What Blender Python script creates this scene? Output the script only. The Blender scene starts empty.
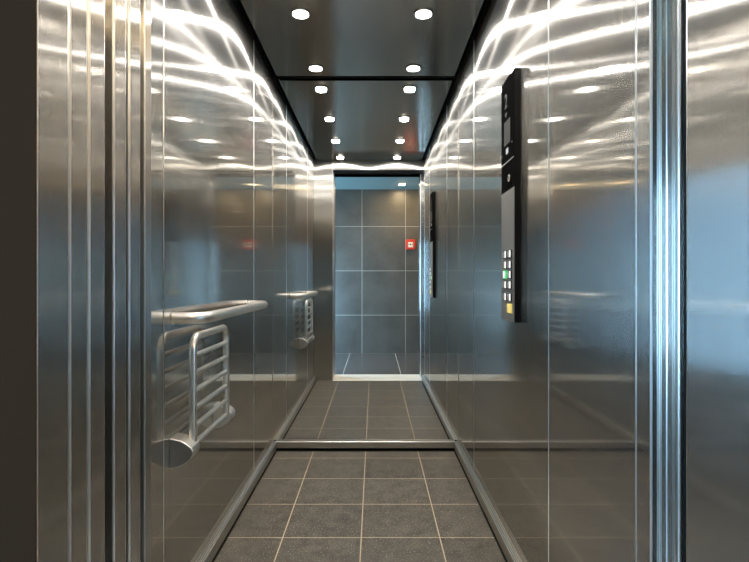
import bpy, bmesh, math
from mathutils import Vector, Matrix

S = bpy.context.scene
C = S.collection
PI = math.pi

# ------------------------------------------------------------ measurements
F_PX = 499.0
CAM_Z = 1.007
WL, WR = -0.602, 0.498          # car side walls
FY, BY = 0.930, 2.958           # car front return, back mirror
CZ = 2.202                      # underside of the ceiling panel
OL, OR = -0.415, 0.475          # door opening
OZ = 2.106                      # top of door opening
HY = -0.93                      # hall rear wall
HZ = 2.25                       # hall ceiling
HL, HR = -1.60, 1.35            # hall ends
LY = 0.613                      # landing wall face

# ------------------------------------------------------------ materials
def new_mat(name):
    m = bpy.data.materials.new(name)
    m.use_nodes = True
    nt = m.node_tree
    nt.nodes.clear()
    out = nt.nodes.new('ShaderNodeOutputMaterial')
    return m, nt, out

def nd(nt, typ, **kw):
    n = nt.nodes.new(typ)
    for k, v in kw.items():
        setattr(n, k, v)
    return n

def principled(name, col, rough=0.5, metal=0.0, spec=0.5, emit=None, strength=0.0):
    m, nt, out = new_mat(name)
    p = nd(nt, 'ShaderNodeBsdfPrincipled')
    p.inputs['Base Color'].default_value = (*col, 1)
    p.inputs['Roughness'].default_value = rough
    p.inputs['Metallic'].default_value = metal
    p.inputs['Specular IOR Level'].default_value = spec
    if emit:
        p.inputs['Emission Color'].default_value = (*emit, 1)
        p.inputs['Emission Strength'].default_value = strength
    nt.links.new(p.outputs[0], out.inputs[0])
    return m

def brushed(name, col, sharp=0.05, core=0.4, rough=0.22, aniso=0.9, haze=0.3):
    """Vertically brushed stainless steel: a polished lobe plus a lobe spread sideways."""
    m, nt, out = new_mat(name)
    L = nt.links.new
    geo = nd(nt, 'ShaderNodeNewGeometry')
    cr = nd(nt, 'ShaderNodeVectorMath', operation='CROSS_PRODUCT')
    cr.inputs[1].default_value = (0, 0, 1)
    L(geo.outputs['Normal'], cr.inputs[0])
    nrm = nd(nt, 'ShaderNodeVectorMath', operation='NORMALIZE')
    L(cr.outputs[0], nrm.inputs[0])
    # fine grain running up and down the sheet
    tc = nd(nt, 'ShaderNodeTexCoord')
    mp = nd(nt, 'ShaderNodeMapping')
    mp.inputs['Scale'].default_value = (140, 140, 1.2)
    L(tc.outputs['Object'], mp.inputs[0])
    noi = nd(nt, 'ShaderNodeTexNoise')
    noi.inputs['Scale'].default_value = 1.0
    noi.inputs['Detail'].default_value = 3.0
    L(mp.outputs[0], noi.inputs['Vector'])
    mr = nd(nt, 'ShaderNodeMapRange')
    mr.inputs['To Min'].default_value = 0.996
    mr.inputs['To Max'].default_value = 1.004
    L(noi.outputs[0], mr.inputs[0])
    mul = nd(nt, 'ShaderNodeMix', data_type='RGBA', blend_type='MULTIPLY')
    mul.inputs[0].default_value = 1.0
    mul.inputs[6].default_value = (*col, 1)
    L(mr.outputs[0], mul.inputs[7])
    a = nd(nt, 'ShaderNodeBsdfAnisotropic', distribution='GGX')
    a.inputs['Roughness'].default_value = sharp
    a.inputs['Anisotropy'].default_value = -0.55
    b = nd(nt, 'ShaderNodeBsdfAnisotropic', distribution='GGX')
    b.inputs['Roughness'].default_value = rough
    b.inputs['Anisotropy'].default_value = -aniso
    c = nd(nt, 'ShaderNodeBsdfAnisotropic', distribution='GGX')
    c.inputs['Roughness'].default_value = 0.40
    c.inputs['Anisotropy'].default_value = -0.60
    for g in (a, b, c):
        L(mul.outputs[2], g.inputs['Color'])
        L(nrm.outputs[0], g.inputs['Tangent'])
    wide = nd(nt, 'ShaderNodeMixShader')
    wide.inputs[0].default_value = haze
    L(b.outputs[0], wide.inputs[1]); L(c.outputs[0], wide.inputs[2])
    mix = nd(nt, 'ShaderNodeMixShader')
    mix.inputs[0].default_value = 1 - core
    L(a.outputs[0], mix.inputs[1]); L(wide.outputs[0], mix.inputs[2])
    L(mix.outputs[0], out.inputs[0])
    return m

def tile(name, axes, origin, size, grout_w, col_a, col_b, grout, rough, speck=(0.5, 0.5, 0.5), speck_amt=0.0,
         spec=0.5, noise_scale=3.0, per_tile=0.12):
    """Square tiles with grout lines: axes = the two object axes the grid runs along."""
    m, nt, out = new_mat(name)
    L = nt.links.new
    tc = nd(nt, 'ShaderNodeTexCoord')
    sep = nd(nt, 'ShaderNodeSeparateXYZ')
    L(tc.outputs['Object'], sep.inputs[0])
    masks, cells = [], []
    for ax, o, s in zip(axes, origin, size):
        sub = nd(nt, 'ShaderNodeMath', operation='SUBTRACT'); sub.inputs[1].default_value = o
        L(sep.outputs['XYZ'.index(ax)], sub.inputs[0])
        div = nd(nt, 'ShaderNodeMath', operation='DIVIDE'); div.inputs[1].default_value = s
        L(sub.outputs[0], div.inputs[0])
        fl = nd(nt, 'ShaderNodeMath', operation='FLOOR'); L(div.outputs[0], fl.inputs[0]); cells.append(fl)
        pp = nd(nt, 'ShaderNodeMath', operation='PINGPONG'); pp.inputs[1].default_value = 0.5
        L(div.outputs[0], pp.inputs[0])
        lt = nd(nt, 'ShaderNodeMath', operation='LESS_THAN'); lt.inputs[1].default_value = grout_w / s / 2
        L(pp.outputs[0], lt.inputs[0]); masks.append(lt)
    mx = nd(nt, 'ShaderNodeMath', operation='MAXIMUM')
    L(masks[0].outputs[0], mx.inputs[0]); L(masks[1].outputs[0], mx.inputs[1])
    cb = nd(nt, 'ShaderNodeCombineXYZ')
    L(cells[0].outputs[0], cb.inputs[0]); L(cells[1].outputs[0], cb.inputs[1])
    wn = nd(nt, 'ShaderNodeTexWhiteNoise'); L(cb.outputs[0], wn.inputs[0])
    n1 = nd(nt, 'ShaderNodeTexNoise'); n1.inputs['Scale'].default_value = noise_scale; n1.inputs['Detail'].default_value = 8
    n1.inputs['Roughness'].default_value = 0.65
    L(tc.outputs['Object'], n1.inputs['Vector'])
    ramp = nd(nt, 'ShaderNodeMix', data_type='RGBA')
    ramp.inputs[6].default_value = (*col_a, 1); ramp.inputs[7].default_value = (*col_b, 1)
    cst = nd(nt, 'ShaderNodeMapRange'); cst.inputs['From Min'].default_value = 0.3; cst.inputs['From Max'].default_value = 0.7
    L(n1.outputs[0], cst.inputs[0]); L(cst.outputs[0], ramp.inputs[0])
    pt = nd(nt, 'ShaderNodeMapRange'); pt.inputs['To Min'].default_value = 1 - per_tile; pt.inputs['To Max'].default_value = 1 + per_tile
    L(wn.outputs[0], pt.inputs[0])
    ml = nd(nt, 'ShaderNodeMix', data_type='RGBA', blend_type='MULTIPLY'); ml.inputs[0].default_value = 1
    L(ramp.outputs[2], ml.inputs[6]); L(pt.outputs[0], ml.inputs[7])
    last = ml.outputs[2]
    if speck_amt > 0:
        n2 = nd(nt, 'ShaderNodeTexNoise'); n2.inputs['Scale'].default_value = 190; n2.inputs['Detail'].default_value = 2
        L(tc.outputs['Object'], n2.inputs['Vector'])
        th = nd(nt, 'ShaderNodeMapRange'); th.inputs['From Min'].default_value = 0.60; th.inputs['From Max'].default_value = 0.72
        th.inputs['To Max'].default_value = speck_amt
        L(n2.outputs[0], th.inputs[0])
        sp = nd(nt, 'ShaderNodeMix', data_type='RGBA'); sp.inputs[7].default_value = (*speck, 1)
        L(th.outputs[0], sp.inputs[0]); L(last, sp.inputs[6]); last = sp.outputs[2]
    gm = nd(nt, 'ShaderNodeMix', data_type='RGBA'); gm.inputs[7].default_value = (*grout, 1)
    L(mx.outputs[0], gm.inputs[0]); L(last, gm.inputs[6])
    p = nd(nt, 'ShaderNodeBsdfPrincipled')
    p.inputs['Specular IOR Level'].default_value = spec
    L(gm.outputs[2], p.inputs['Base Color'])
    rr = nd(nt, 'ShaderNodeMapRange'); rr.inputs['To Min'].default_value = rough * 0.85; rr.inputs['To Max'].default_value = rough * 1.15
    L(n1.outputs[0], rr.inputs[0])
    rg = nd(nt, 'ShaderNodeMix', data_type='FLOAT'); rg.inputs[3].default_value = 0.8
    L(mx.outputs[0], rg.inputs[0]); L(rr.outputs[0], rg.inputs[2])
    L(rg.outputs[0], p.inputs['Roughness'])
    inv = nd(nt, 'ShaderNodeMath', operation='SUBTRACT'); inv.inputs[0].default_value = 1.0
    L(mx.outputs[0], inv.inputs[1])
    bp = nd(nt, 'ShaderNodeBump'); bp.inputs['Strength'].default_value = 0.25; bp.inputs['Distance'].default_value = 0.002
    L(inv.outputs[0], bp.inputs['Height']); L(bp.outputs[0], p.inputs['Normal'])
    L(p.outputs[0], out.inputs[0])
    return m

def mirror_mat(name, col, rough=0.0):
    m, nt, out = new_mat(name)
    g = nd(nt, 'ShaderNodeBsdfAnisotropic', distribution='GGX')
    g.inputs['Color'].default_value = (*col, 1)
    g.inputs['Roughness'].default_value = rough
    nt.links.new(g.outputs[0], out.inputs[0])
    return m

def emitter(name, col, strength):
    m, nt, out = new_mat(name)
    e = nd(nt, 'ShaderNodeEmission')
    e.inputs[0].default_value = (*col, 1); e.inputs[1].default_value = strength
    nt.links.new(e.outputs[0], out.inputs[0])
    return m

LAMP = 300.0
DAY = 10.0
M = {}
M['steel'] = brushed('brushed_steel', (0.635, 0.61, 0.572), sharp=0.057, core=0.58, rough=0.25, aniso=0.84, haze=0.28)
M['return_steel'] = brushed('return_steel', (0.635, 0.61, 0.572), sharp=0.08, core=0.30, rough=0.278, aniso=0.84, haze=0.20)
M['door_steel'] = brushed('door_steel', (0.635, 0.61, 0.572), sharp=0.09, core=0.38, rough=0.225, aniso=0.87, haze=0.15)
M['edge'] = principled('polished_edge_steel', (0.72, 0.67, 0.61), 0.22, 1.0)
M['bead'] = principled('polished_bead_steel', (0.94, 0.93, 0.91), 0.28, 1.0)
M['satin'] = principled('satin_tube_steel', (0.90, 0.87, 0.82), 0.31, 1.0)
M['cap'] = principled('grey_cap_steel', (0.42, 0.42, 0.42), 0.30, 1.0)
M['skirt'] = principled('skirting_steel', (0.50, 0.46, 0.40), 0.36, 1.0)
M['mirror'] = mirror_mat('mirror_glass', (0.88, 0.89, 0.88))
M['ceil'] = mirror_mat('polished_dark_panel', (0.72, 0.67, 0.61), 0.16)
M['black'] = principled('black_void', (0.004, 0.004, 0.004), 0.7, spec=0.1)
M['rubber'] = principled('black_rubber', (0.012, 0.011, 0.011), 0.5)
M['gloss_black'] = principled('black_glass', (0.006, 0.006, 0.006), 0.45, spec=0.0)
M['satin_black'] = principled('satin_black_metal', (0.006, 0.0055, 0.005), 0.45, spec=0.1)
M['plate'] = principled('panel_plate_steel', (0.34, 0.34, 0.33), 0.42, 0.75)
M['white'] = principled('white_plastic', (0.80, 0.80, 0.78), 0.35)
M['silver'] = principled('silver_button', (0.85, 0.84, 0.82), 0.3, 0.6)
M['yellow'] = principled('yellow_plastic', (0.85, 0.68, 0.18), 0.35, emit=(1.0, 0.8, 0.25), strength=0.18)
M['green'] = principled('green_lit', (0.05, 0.30, 0.10), 0.35, emit=(0.10, 0.8, 0.25), strength=0.35)
M['icon'] = principled('lit_icon', (0.3, 0.3, 0.3), 0.4, emit=(0.9, 0.95, 1.0), strength=0.25)
M['lit_white'] = principled('lit_white_button', (0.8, 0.8, 0.8), 0.4, emit=(1.0, 0.98, 0.95), strength=0.30)
M['digit'] = principled('dim_lit_digit', (0.05, 0.05, 0.052), 0.6, spec=0.1, emit=(0.8, 0.85, 0.95), strength=0.03)
M['screen'] = principled('grey_display', (0.030, 0.027, 0.024), 0.4, spec=0.15)
M['red'] = principled('red_plastic', (0.62, 0.045, 0.02), 0.35)
M['red_dark'] = principled('dark_red_plastic', (0.35, 0.02, 0.01), 0.4)
M['cream'] = principled('cream_label', (0.85, 0.80, 0.62), 0.5)
M['mark'] = principled('black_mark', (0.01, 0.01, 0.01), 0.5)
M['grey_sign'] = principled('pale_grey_vinyl', (0.42, 0.42, 0.40), 0.4)
M['sill'] = principled('aluminium_sill', (0.92, 0.87, 0.77), 0.45, 0.15)
M['hall_ceil'] = principled('hall_ceiling_paint', (0.20, 0.27, 0.25), 0.8)
M['landing'] = principled('dark_landing_panel', (0.042, 0.024, 0.0135), 0.75, spec=0.0)
M['hall_warm'] = principled('hall_warm_bounce', (0.30, 0.19, 0.10), 0.55)  # brown picked so the unseen end wall warms the hall's right side
M['hall_side'] = principled('hall_plaster', (0.42, 0.42, 0.42), 0.8)
M['frame'] = principled('window_frame_grey', (0.2, 0.2, 0.2), 0.4, 0.5)
M['lamp'] = emitter('lamp_lens_glow', (1.0, 0.955, 0.89), 14.0)
M['hall_lamp'] = emitter('hall_lamp_glow', (1.0, 0.75, 0.43), 340.0)
M['ring'] = principled('lamp_ring_chrome', (0.75, 0.74, 0.72), 0.2, 1.0)
M['pane'] = emitter('daylit_window_pane', (0.36, 0.67, 1.0), DAY)
M['floor'] = tile('cabin_floor_tile', 'XY', (-0.358, 2.821), (0.307, 0.290), 0.0045,
                  (0.042, 0.036, 0.027), (0.112, 0.098, 0.077), (0.46, 0.39, 0.27), 0.40,
                  speck=(0.55, 0.50, 0.42), speck_amt=0.7, noise_scale=14)
M['hall_floor'] = tile('hall_floor_tile', 'XY', (-0.335, -0.928), (0.62, 1.60), 0.006,
                       (0.085, 0.075, 0.068), (0.12, 0.11, 0.10), (0.55, 0.50, 0.42), 0.22, noise_scale=6)
M['hall_wall'] = tile('hall_wall_tile', 'XZ', (-0.169, 0.525), (0.597, 0.608), 0.007,
                      (0.080, 0.070, 0.056), (0.122, 0.106, 0.086), (0.42, 0.38, 0.31), 0.33, noise_scale=4)

# ------------------------------------------------------------ mesh helpers
def add_box(bm, x0, x1, y0, y1, z0, z1):
    v = [bm.verts.new(p) for p in ((x0, y0, z0), (x1, y0, z0), (x1, y1, z0), (x0, y1, z0),
                                   (x0, y0, z1), (x1, y0, z1), (x1, y1, z1), (x0, y1, z1))]
    for f in ((0, 3, 2, 1), (4, 5, 6, 7), (0, 1, 5, 4), (1, 2, 6, 5), (2, 3, 7, 6), (3, 0, 4, 7)):
        bm.faces.new([v[i] for i in f])

def add_prism(bm, poly, axis, a, b):
    """Extrude a 2D polygon along an axis; poly is in the other two axes, in xyz order."""
    def P(p, t):
        if axis == 'x': return (t, p[0], p[1])
        if axis == 'y': return (p[0], t, p[1])
        return (p[0], p[1], t)
    lo = [bm.verts.new(P(p, a)) for p in poly]
    hi = [bm.verts.new(P(p, b)) for p in poly]
    n = len(poly)
    bm.faces.new(lo[::-1]); bm.faces.new(hi)
    for i in range(n):
        bm.faces.new((lo[i], lo[(i + 1) % n], hi[(i + 1) % n], hi[i]))

def add_tube(bm, pts, r, seg=14, caps=True):
    pts = [Vector(p) for p in pts]
    rings, prev_n = [], None
    for i, p in enumerate(pts):
        if i == 0: t = pts[1] - pts[0]
        elif i == len(pts) - 1: t = pts[-1] - pts[-2]
        else: t = (pts[i + 1] - p).normalized() + (p - pts[i - 1]).normalized()
        t.normalize()
        if prev_n is None:
            ref = Vector((0, 0, 1)) if abs(t.z) < 0.9 else Vector((1, 0, 0))
            n = t.cross(ref).normalized()
        else:
            n = (prev_n - t * prev_n.dot(t)).normalized()
        prev_n = n
        b = t.cross(n)
        rings.append([bm.verts.new(p + (n * math.cos(2 * PI * k / seg) + b * math.sin(2 * PI * k / seg)) * r) for k in range(seg)])
    for A, B in zip(rings, rings[1:]):
        for k in range(seg):
            bm.faces.new((A[k], A[(k + 1) % seg], B[(k + 1) % seg], B[k]))
    if caps:
        bm.faces.new(rings[0][::-1]); bm.faces.new(rings[-1])

def add_lathe(bm, prof, seg=32, centre=(0, 0, 0)):
    """Profile of (radius, z) turned about the vertical axis."""
    cx, cy, cz = centre
    rings = []
    for r, z in prof:
        if r < 1e-6:
            rings.append([bm.verts.new((cx, cy, cz + z))])
        else:
            rings.append([bm.verts.new((cx + r * math.cos(2 * PI * k / seg), cy + r * math.sin(2 * PI * k / seg), cz + z)) for k in range(seg)])
    for A, B in zip(rings, rings[1:]):
        for k in range(seg):
            k2 = (k + 1) % seg
            if len(A) == 1 and len(B) == 1: continue
            if len(A) == 1: bm.faces.new((A[0], B[k2], B[k]))
            elif len(B) == 1: bm.faces.new((A[k], A[k2], B[0]))
            else: bm.faces.new((A[k], A[k2], B[k2], B[k]))

def bend(pts, radius, n=7):
    """Round the inner corners of a polyline."""
    pts = [Vector(p) for p in pts]
    out = [pts[0]]
    for a, p, b in zip(pts, pts[1:], pts[2:]):
        u, v = (a - p).normalized(), (b - p).normalized()
        ang = u.angle(v)
        d = min(radius / math.tan(ang / 2), (a - p).length * 0.98, (b - p).length * 0.98)
        r = d * math.tan(ang / 2)
        c = p + (u + v).normalized() * (r / math.sin(ang / 2))
        s, e = p + u * d - c, p + v * d - c
        tot = s.angle(e)
        ax = s.cross(e).normalized()
        for k in range(n + 1):
            out.append(c + Matrix.Rotation(tot * k / n, 3, ax) @ s)
    out.append(pts[-1])
    return out

def obj(name, bm, mat, parent=None, bevel=0.0, smooth=False, seg=2, edge=None):
    bmesh.ops.recalc_face_normals(bm, faces=bm.faces)
    me = bpy.data.meshes.new(name)
    bm.to_mesh(me); bm.free()
    me.materials.append(mat)
    o = bpy.data.objects.new(name, me)
    C.objects.link(o)
    if smooth:
        for p in me.polygons: p.use_smooth = True
        me.set_sharp_from_angle(angle=math.radians(40))
    if bevel > 0:
        b = o.modifiers.new('Bevel', 'BEVEL'); b.width = bevel; b.segments = seg
        b.limit_method = 'ANGLE'; b.angle_limit = math.radians(35)
        if edge:
            me.materials.append(edge); b.material = 1
    if parent is not None:
        o.parent = parent
        o.matrix_parent_inverse = Matrix.Translation(-parent.location)
    return o

def boxes(*bs):
    bm = bmesh.new()
    for b in bs: add_box(bm, *b)
    return bm

def prism(poly, axis, a, b):
    bm = bmesh.new(); add_prism(bm, poly, axis, a, b); return bm

def tube(pts, r, seg=14):
    bm = bmesh.new(); add_tube(bm, pts, r, seg); return bm

def struct(name, bm, mat, parent=None, **kw):
    o = obj(name, bm, mat, parent, **kw)
    if parent is None: o['kind'] = 'structure'
    return o

def tag(o, label, cat, group=None):
    o['label'] = label; o['category'] = cat
    if group: o['group'] = group
    return o

def thing(name, label, cat, loc=(0, 0, 0), group=None):
    o = bpy.data.objects.new(name, None); C.objects.link(o)
    o.location = loc; o.empty_display_size = 0.05
    return tag(o, label, cat, group)

def text_mesh(body, size, depth):
    cu = bpy.data.curves.new('txt', 'FONT')
    cu.body = body; cu.size = size; cu.extrude = depth; cu.align_x = 'CENTER'; cu.align_y = 'CENTER'
    t = bpy.data.objects.new('txt', cu); C.objects.link(t)
    bpy.context.view_layer.update()
    me = bpy.data.meshes.new_from_object(t.evaluated_get(bpy.context.evaluated_depsgraph_get()))
    bm = bmesh.new(); bm.from_mesh(me)
    bpy.data.objects.remove(t); bpy.data.curves.remove(cu); bpy.data.meshes.remove(me)
    return bm

# ------------------------------------------------------------ the car: shell
struct('floor', boxes((WL - 0.03, WR + 0.03, FY, BY + 0.02, -0.06, 0.0)), M['floor'])
SEAM = [FY, 1.425, 2.495, BY]
G = 0.0025
def wall_panels(x0, x1, y_first):
    ys = [y_first] + SEAM[1:]
    return boxes(*[(x0, x1, a + (G if i else 0), b - (G if i < 2 else 0), 0.0, 2.26) for i, (a, b) in enumerate(zip(ys, ys[1:]))])
struct('wall_left', wall_panels(WL - 0.03, WL, FY), M['steel'], bevel=0.0017, edge=M['bead'])
struct('wall_right', wall_panels(WR, WR + 0.03, 0.951), M['steel'], bevel=0.0017, edge=M['bead'])
struct('wall_back', boxes((WL - 0.03, WR + 0.03, BY + 0.008, BY + 0.03, 0.0, 2.26)), M['satin_black'])
# front return on the left of the door, lintel above it
struct('wall_front', boxes((WL - 0.03, OL, 0.903, FY, 0.0, 2.26), (OL, WR + 0.03, 0.903, FY, OZ, 2.26)), M['return_steel'], bevel=0.002, edge=M['bead'])
# mirror over the whole back wall
mir = obj('wall_mirror', boxes((WL + 0.003, WR - 0.003, BY, BY + 0.006, 0.058, 2.255)), M['mirror'])
tag(mir, 'full height mirror covering the back wall of the elevator cabin', 'mirror')
struct('trim_corner_left', boxes((WL, WL + 0.0035, BY - 0.004, BY, 0.056, 2.255)), M['edge'])
struct('trim_corner_right', boxes((WR - 0.0035, WR, BY - 0.004, BY, 0.056, 2.255)), M['edge'])

# skirting: stepped steel strip raised off the floor on a dark recess
def skirt_side(s, x):
    poly = [(x, 0.010), (x + s * 0.026, 0.010), (x + s * 0.026, 0.044), (x + s * 0.022, 0.050),
            (x + s * 0.013, 0.050), (x + s * 0.011, 0.056), (x, 0.056)]
    return prism(poly, 'y', FY + 0.002, BY - 0.001)
struct('baseboard_left', skirt_side(1, WL), M['skirt'], bevel=0.0013, edge=M['bead'])
struct('baseboard_right', skirt_side(-1, WR), M['skirt'], bevel=0.0013, edge=M['bead'])
struct('baseboard_back', prism([(BY + 0.006, 0.018), (BY - 0.022, 0.018), (BY - 0.022, 0.054), (BY - 0.020, 0.056), (BY + 0.006, 0.056)], 'x', WL + 0.02, WR - 0.02), M['skirt'], bevel=0.0012, edge=M['bead'])
struct('trim_skirting_recess_shade', boxes((WL, WL + 0.016, FY, BY, 0.0, 0.012), (WR - 0.016, WR, FY, BY, 0.0, 0.012),
                                     (WL, WL + 0.0295, FY, BY, 0.0, 0.002), (WR - 0.0295, WR, FY, BY, 0.0, 0.002),  # flat black strips paint the shadow line along the skirting
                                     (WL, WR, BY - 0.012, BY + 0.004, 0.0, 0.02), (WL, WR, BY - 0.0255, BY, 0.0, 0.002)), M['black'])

# suspended polished ceiling panel with a dark shadow gap round it
struct('ceiling', boxes((WL - 0.03, WR + 0.03, 0.90, BY + 0.03, 2.26, 2.30)), M['black'])
struct('ceiling_panel', boxes((WL + 0.030, WR - 0.030, FY + 0.010, BY - 0.035, CZ, CZ + 0.02)), M['ceil'])
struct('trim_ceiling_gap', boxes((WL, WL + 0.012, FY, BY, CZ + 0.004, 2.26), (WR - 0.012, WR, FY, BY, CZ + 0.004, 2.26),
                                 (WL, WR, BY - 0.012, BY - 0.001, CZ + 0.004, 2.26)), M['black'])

# ------------------------------------------------------------ ceiling spotlights
LX = (-0.33, 0.22)
LYS = (2.81, 2.235, 1.66, 1.083)
rowname = ('closest to the back mirror', 'second from the back mirror', 'third from the back mirror', 'closest to the cabin door')
def make_spot():
    t = thing('ceiling_spotlight', '', 'ceiling light')
    bm = bmesh.new()
    add_lathe(bm, [(0.0455, 0.0), (0.0455, -0.003), (0.042, -0.006), (0.037, -0.006), (0.036, -0.002), (0.036, 0.0)], 40)
    obj('trim_ring', bm, M['ring'], t, smooth=True)
    bm = bmesh.new()
    add_lathe(bm, [(0.0, -0.0155), (0.016, -0.0142), (0.027, -0.0100), (0.032, -0.0045), (0.034, 0.0)], 20)
    obj('lamp_lens', bm, M['lamp'], t, smooth=True)
    la = bpy.data.lights.new('lamp', 'AREA')
    la.shape = 'DISK'; la.size = 0.058; la.energy = LAMP * PI * PI * 0.029 ** 2
    la.color = (1.0, 0.965, 0.915)
    lo = bpy.data.objects.new('lamp', la); C.objects.link(lo)
    lo.location = (0, 0, -0.0165); lo.parent = t
    return t
spot0 = make_spot()
for r, y in enumerate(LYS):
    for side, x in zip(('left', 'right'), LX):
        if r == 0 and side == 'left':
            s = spot0
        else:
            s = spot0.copy(); C.objects.link(s)
            for ch in spot0.children:
                c = ch.copy(); C.objects.link(c); c.parent = s
        s.location = (x, y, CZ)
        s['label'] = 'round glowing ceiling spotlight in the %s row, %s' % (side, rowname[r])
        s['category'] = 'ceiling light'; s['group'] = 'spotlights in the elevator ceiling'
# children of the first were built at the origin, so no inverse is needed
for ch in spot0.children: ch.matrix_parent_inverse = Matrix.Identity(4)

# ------------------------------------------------------------ door zone, left: panel edges parked in their pocket
struct('door_1', boxes((-1.32, OL - 0.001, 0.848, 0.8895, 0.012, OZ + 0.02)), M['door_steel'], bevel=0.0032, seg=4, edge=M['bead'])
struct('door_2', boxes((-1.32, OL, 0.796, 0.8365, 0.012, OZ + 0.02)), M['door_steel'], bevel=0.0032, seg=4, edge=M['bead'])
struct('door_3', boxes((-1.32, OL, 0.727, 0.7705, 0.012, OZ + 0.02)), M['door_steel'], bevel=0.0032, seg=4, edge=M['bead'])
struct('door_4', boxes((-1.32, OL - 0.0008, 0.682, 0.7245, 0.012, OZ + 0.02)), M['door_steel'], bevel=0.0032, seg=4, edge=M['bead'])
struct('trim_landing_left', boxes((-0.50, OL, LY, 0.679, 0.0, OZ + 0.05)), M['door_steel'], bevel=0.0032, seg=4, edge=M['bead'])
# black filler boxes give the gaps between the panels their shade
struct('trim_door_gap_shade', boxes((-1.0, OL - 0.035, 0.836, 0.849, 0.012, OZ), (-1.0, OL - 0.035, 0.889, 0.904, 0.012, OZ),
                               (-1.0, OL - 0.07, 0.770, 0.797, 0.012, OZ)), M['black'])
# headers over the car door and the landing door
struct('trim_car_header', boxes((-1.3, 0.60, 0.780, 0.903, OZ, OZ + 0.16)), M['satin_black'])
struct('trim_landing_header', boxes((-1.3, 0.60, LY, 0.765, OZ - 0.006, OZ + 0.16)), M['door_steel'], bevel=0.002)

# door zone, right: car jamb, strike channel, landing frame
struct('trim_car_jamb', boxes((WR, WR + 0.0145, 0.899, 0.9495, 0.0, OZ + 0.1)), M['steel'], bevel=0.0035, seg=4, edge=M['bead'])
ch = [(0.5135, 0.930), (0.5135, 0.902), (0.5285, 0.902), (0.5285, 0.868), (0.5310, 0.866), (0.545, 0.866), (0.545, 0.930)]
struct('trim_strike_channel', prism(ch, 'z', 0.0, OZ + 0.1), M['steel'], bevel=0.0022, seg=3, edge=M['bead'])
struct('trim_strike_bead', tube([(0.5165, 0.902, 0.0), (0.5165, 0.902, OZ + 0.1)], 0.0028, 16), M['bead'], smooth=True)
struct('trim_landing_right', boxes((OR, 0.60, LY, 0.764, 0.0, OZ + 0.05)), M['door_steel'], bevel=0.006, seg=4, edge=M['bead'])
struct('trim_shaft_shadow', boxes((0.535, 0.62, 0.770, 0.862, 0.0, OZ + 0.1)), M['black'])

# sills
def sill(y0, y1, grooves):
    bs, ys = [], [y0] + [v for g in grooves for v in (g - 0.005, g + 0.005)] + [y1]
    for a, b in zip(ys[::2], ys[1::2]): bs.append((-0.62, 0.56, a, b, -0.03, 0.0))
    bs.append((-0.62, 0.56, y0, y1, -0.05, -0.012))
    return boxes(*bs)
struct('trim_car_sill', sill(0.790, FY, (0.817, 0.869)), M['sill'])
struct('trim_landing_sill', sill(0.590, 0.772, (0.703, 0.748)), M['sill'])

# ------------------------------------------------------------ the hall behind the camera, seen in the mirror
struct('floor_hall', boxes((HL, HR, HY, 0.590, -0.06, 0.0)), M['hall_floor'])
struct('wall_hall_rear', boxes((HL, HR, HY - 0.05, HY, -0.06, HZ + 0.05)), M['hall_wall'])
struct('ceiling_hall', boxes((HL, HR, HY - 0.05, 0.70, HZ, HZ + 0.05)), M['hall_ceil'])
vx0, vx1, vz0, vz1 = -1.50, -0.72, 0.08, 1.15      # unseen low window, added to tint the hall wall blue
struct('wall_landing', boxes((HL, vx0, LY, 0.66, 0.0, HZ), (vx1, -0.47, LY, 0.66, 0.0, HZ), (vx0, vx1, LY, 0.66, 0.0, vz0), (vx0, vx1, LY, 0.66, vz1, HZ), (0.50, HR, LY, 0.66, 0.0, HZ), (-0.48, OL, LY - 0.002, LY + 0.0005, 0.0, HZ), (-0.47, 0.50, LY + 0.001, 0.66, OZ + 0.03, HZ)), M['landing'])
wz0, wz1, wy0, wy1 = 0.50, 1.62, -0.84, 0.30
struct('wall_hall_left', boxes((HL - 0.05, HL, HY, wy0, 0, HZ), (HL - 0.05, HL, wy1, LY, 0, HZ),
                               (HL - 0.05, HL, wy0, wy1, 0, wz0), (HL - 0.05, HL, wy0, wy1, wz1, HZ)), M['hall_side'])
struct('wall_hall_right', boxes((HR, HR + 0.05, HY, LY, 0, HZ)), M['hall_warm'])
w = struct('window_1', boxes((HL - 0.04, HL + 0.005, wy0, wy1, wz0, wz0 + 0.05), (HL - 0.04, HL + 0.005, wy0, wy1, wz1 - 0.05, wz1),
                             (HL - 0.04, HL + 0.005, wy0, wy0 + 0.05, wz0, wz1), (HL - 0.04, HL + 0.005, wy1 - 0.05, wy1, wz0, wz1)), M['frame'])
struct('pane', boxes((HL - 0.025, HL - 0.015, wy0 + 0.04, wy1 - 0.04, wz0 + 0.04, wz1 - 0.04)), M['pane'], w)

w2 = struct('window_added', boxes((vx0, vx0 + 0.04, LY - 0.004, 0.655, vz0, vz1), (vx1 - 0.04, vx1, LY - 0.004, 0.655, vz0, vz1),
                              (vx0 + 0.04, vx1 - 0.04, LY - 0.004, 0.655, vz0, vz0 + 0.04), (vx0 + 0.04, vx1 - 0.04, LY - 0.004, 0.655, vz1 - 0.04, vz1)), M['frame'])
struct('pane', boxes((vx0 + 0.035, vx1 - 0.035, 0.628, 0.636, vz0 + 0.035, vz1 - 0.035)), M['pane'], w2)

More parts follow.
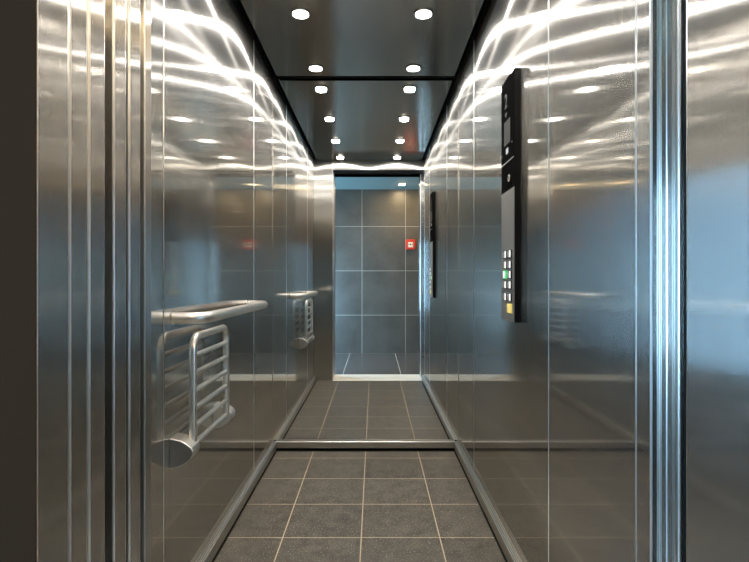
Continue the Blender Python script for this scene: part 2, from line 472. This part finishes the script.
def hall_downlight(x, y, label):
    t = thing('hall_downlight', label, 'ceiling light', (x, y, HZ), 'square downlights in the hall ceiling')
    obj('trim_ring', boxes((x - 0.045, x + 0.045, y - 0.045, y + 0.045, HZ - 0.008, HZ)), M['white'], t, bevel=0.002)
    obj('lamp_lens', boxes((x - 0.033, x + 0.033, y - 0.033, y + 0.033, HZ - 0.011, HZ - 0.006)), M['hall_lamp'], t)
hall_downlight(0.36, -0.545, 'small square downlight in the hall ceiling, seen in the mirror above the doorway')
hall_downlight(0.95, -0.40, 'unseen square hall downlight, added to warm the hall to the right of the doorway')  # extra lamp out of view, added for warm light on the right

# red fire call point on the tiled wall
ax, az = 0.494, 1.492
t = thing('fire_alarm_call_point', 'small red square fire alarm call point on the tiled hall wall, seen in the mirror', 'fire alarm', (ax, HY, az))
obj('housing', boxes((ax - 0.065, ax + 0.065, HY, HY + 0.045, az - 0.068, az + 0.068)), M['red'], t, bevel=0.008, seg=3)
pl = obj('push_plate', boxes((ax - 0.034, ax + 0.034, HY + 0.045, HY + 0.048, az - 0.040, az + 0.032)), M['cream'], t, bevel=0.001)
bm = bmesh.new()
yy0, yy1 = HY + 0.048, HY + 0.0495
add_prism(bm, [(ax + 0.009 * math.cos(k * PI / 8), az + 0.009 * math.sin(k * PI / 8)) for k in range(16)], 'y', yy0, yy1)
for s in (-1, 1):
    add_prism(bm, [(ax + s * 0.014, az), (ax + s * 0.028, az + 0.010), (ax + s * 0.028, az - 0.010)], 'y', yy0, yy1)
obj('press_mark', bm, M['mark'], pl)
# storey number
bm = text_mesh('2', 0.20, 0.001)
bmesh.ops.transform(bm, matrix=Matrix.Translation((0.68, HY + 0.0015, 1.995)) @ Matrix.Rotation(PI, 4, 'Z') @ Matrix.Rotation(PI / 2, 4, 'X'), verts=bm.verts)
tag(obj('floor_number', bm, M['grey_sign']), 'pale grey storey number 2 high on the tiled hall wall beyond the fire alarm', 'sign')

# ------------------------------------------------------------ handrail on the left wall
hx, hz, y0, y1 = -0.512, 0.893, 1.475, 2.385
t = thing('handrail', 'brushed steel tubular handrail on the left wall above the folding seat', 'handrail', (WL, (y0 + y1) / 2, hz))
obj('rail', tube(bend([(WL, y0 + 0.018, hz), (hx, y0 + 0.018, hz), (hx, y1 - 0.018, hz), (WL, y1 - 0.018, hz)], 0.055, 9), 0.0175, 20), M['satin'], t, smooth=True)
for y in (y0 + 0.018, y1 - 0.018):
    obj('flange', tube([(WL, y, hz), (WL + 0.004, y, hz)], 0.020, 24), M['edge'], t, smooth=True)

# ------------------------------------------------------------ folding seat (folded up)
sx, ya, yb = -0.553, 1.522, 1.862
t = thing('folding_seat', 'steel tube slatted folding seat folded up against the left wall below the handrail', 'folding seat', (WL, (ya + yb) / 2, 0.45))
obj('seat_frame', tube(bend([(sx, ya, 0.495), (sx, ya, 0.833), (sx, yb, 0.833), (sx, yb, 0.495)], 0.042, 9), 0.0118, 18), M['satin'], t, smooth=True)
for z in (0.775, 0.721, 0.667, 0.613, 0.558):
    obj('slat', tube([(sx, ya, z), (sx, yb, z)], 0.0082, 14), M['satin'], t, smooth=True)
obj('axle', tube([(sx, 1.50, 0.505), (sx, 1.90, 0.505)], 0.0085, 14), M['satin'], t, smooth=True)
def cap_poly():
    # D outline in X, Z: flat on the wall, rounded nose
    return [(WL, 0.451), (-0.575, 0.457), (-0.5535, 0.469), (-0.541, 0.480), (-0.534, 0.493), (-0.534, 0.503), (-0.538, 0.512),
            (-0.548, 0.521), (-0.560, 0.529), (-0.573, 0.535), (WL, 0.541)]
for a, b in ((1.467, 1.530), (1.862, 1.922)):
    obj('hinge_bracket', prism(cap_poly(), 'y', a, b), M['satin'], t, bevel=0.003, seg=3)
    pol = cap_poly()
    cx = sum(p[0] for p in pol) / len(pol); cz = sum(p[1] for p in pol) / len(pol)
    if a < 1.6:
        ins = [(cx + (p[0] - cx) * 0.955, cz + (p[1] - cz) * 0.94) for p in pol]
        obj('end_cover', prism(ins, 'y', a - 0.0012, a + 0.001), M['cap'], t)
obj('wall_bar', boxes((WL, WL + 0.012, 1.525, 1.865, 0.520, 0.533)), M['cap'], t, bevel=0.002)

# ------------------------------------------------------------ car operating panel on the right wall
px, pw = 0.473, WR
pa, pb, pz0, pz1 = 1.692, 1.858, 0.862, 1.728
split = 1.325
t = thing('elevator_control_panel', 'tall narrow elevator control panel with display and buttons on the right wall', 'control panel', (WR, (pa + pb) / 2, pz0))
obj('housing', boxes((px + 0.003, pw, pa, pb, pz0, pz1)), M['satin_black'], t, bevel=0.002)
obj('button_plate', boxes((px, px + 0.003, pa + 0.001, pb - 0.001, pz0 + 0.001, split - 0.002)), M['plate'], t, bevel=0.0008)
dg = obj('display_glass', boxes((px, px + 0.003, pa + 0.001, pb - 0.001, split, pz1 - 0.001)), M['gloss_black'], t, bevel=0.0008)
obj('screen', boxes((px - 0.0012, px + 0.001, 1.735, 1.815, 1.49, 1.575)), M['screen'], dg, bevel=0.0006)
# storey numeral with its arrow, tick icon, two small dots, division line
bm = text_mesh('2', 0.072, 0.0006)
rot = Matrix.Rotation(-PI / 2, 4, 'Z') @ Matrix.Rotation(PI / 2, 4, 'X')
bmesh.ops.transform(bm, matrix=Matrix.Translation((px - 0.0006, 1.790, 1.645)) @ rot, verts=bm.verts)
obj('numeral', bm, M['digit'], dg)
obj('direction_arrow', prism([(1.775, 1.605), (1.805, 1.605), (1.790, 1.588)], 'x', px - 0.001, px + 0.001), M['digit'], dg)
bm = boxes((px - 0.001, px + 0.001, 1.779, 1.789, 1.456, 1.476), (px - 0.001, px + 0.001, 1.763, 1.772, 1.456, 1.476), (px - 0.001, px + 0.001, 1.763, 1.789, 1.463, 1.468))
obj('status_icon', bm, M['icon'], dg)
for y, z in ((1.842, 1.462), (1.712, 1.482)):
    obj('indicator', tube([(px + 0.001, y, z), (px - 0.0015, y, z)], 0.004, 12), M['digit'], dg)
obj('divider', boxes((px - 0.0008, px + 0.001, pa + 0.002, pb - 0.002, 1.425, 1.428)), M['cap'], dg)
ks = obj('key_switch', tube([(px + 0.001, 1.735, 1.362), (px - 0.006, 1.735, 1.362)], 0.013, 24), M['edge'], t, smooth=True)
obj('key_slot', boxes((px - 0.0068, px - 0.005, 1.733, 1.737, 1.354, 1.370)), M['mark'], ks)
rows = (1.098, 1.061, 1.026, 0.990, 0.947)
for i, z in enumerate(rows):
    for j, y in enumerate((1.797, 1.738)):
        lit = (i == 2 and j == 0)
        b = obj('button', boxes((px - 0.004, px + 0.001, y - 0.023, y + 0.023, z - 0.0145, z + 0.0145)), M['green'] if lit else M['rubber'], t, bevel=0.0012)
        if lit: b['label'] = 'green lit call button'
        obj('button_face', boxes((px - 0.0055, px - 0.003, y - (0.002 if lit else 0.020), y + (0.019 if lit else -0.002), z - 0.012, z + 0.012)), M['lit_white'], b, bevel=0.0006)
        if not lit:
            obj('numeral_plate', boxes((px - 0.0050, px - 0.003, y + 0.012, y + 0.018, z - 0.011, z + 0.011)), M['silver'], b)
y, z = 1.738, 0.908
b = obj('button', boxes((px - 0.0055, px + 0.001, y - 0.023, y + 0.023, z - 0.016, z + 0.016)), M['yellow'], t, bevel=0.0015)
b['label'] = 'yellow alarm button'
obj('mark', boxes((px - 0.0064, px - 0.005, y + 0.002, y + 0.012, z - 0.008, z + 0.008)), M['cream'], b)

# ------------------------------------------------------------ world, camera, view
wd = bpy.data.worlds.new('World'); S.world = wd
wd.use_nodes = True
wd.node_tree.nodes['Background'].inputs[0].default_value = (0, 0, 0, 1)
wd.node_tree.nodes['Background'].inputs[1].default_value = 0.0

cam = bpy.data.cameras.new('Camera')
co = bpy.data.objects.new('Camera', cam); C.objects.link(co)
co.location = (0, 0, CAM_Z)
co.rotation_euler = (PI / 2, 0, 0)
cam.sensor_width = 36.0
cam.lens = F_PX / 749 * 36
cam.shift_x = 0.2 / 749
cam.shift_y = -1.0 / 749
cam.clip_start = 0.02
S.camera = co

S.view_settings.view_transform = 'Standard'
S.view_settings.look = 'None'
S.view_settings.exposure = 0.95
S.view_settings.gamma = 1.0
S.view_settings.use_curve_mapping = False
cy = S.cycles
cy.max_bounces = 20; cy.glossy_bounces = 18; cy.diffuse_bounces = 4
cy.sample_clamp_indirect = 4.0
cy.use_adaptive_sampling = False
cy.denoising_prefilter = 'ACCURATE'
cy.use_denoising = True
cy.blur_glossy = 0.0
cy.caustics_reflective = True
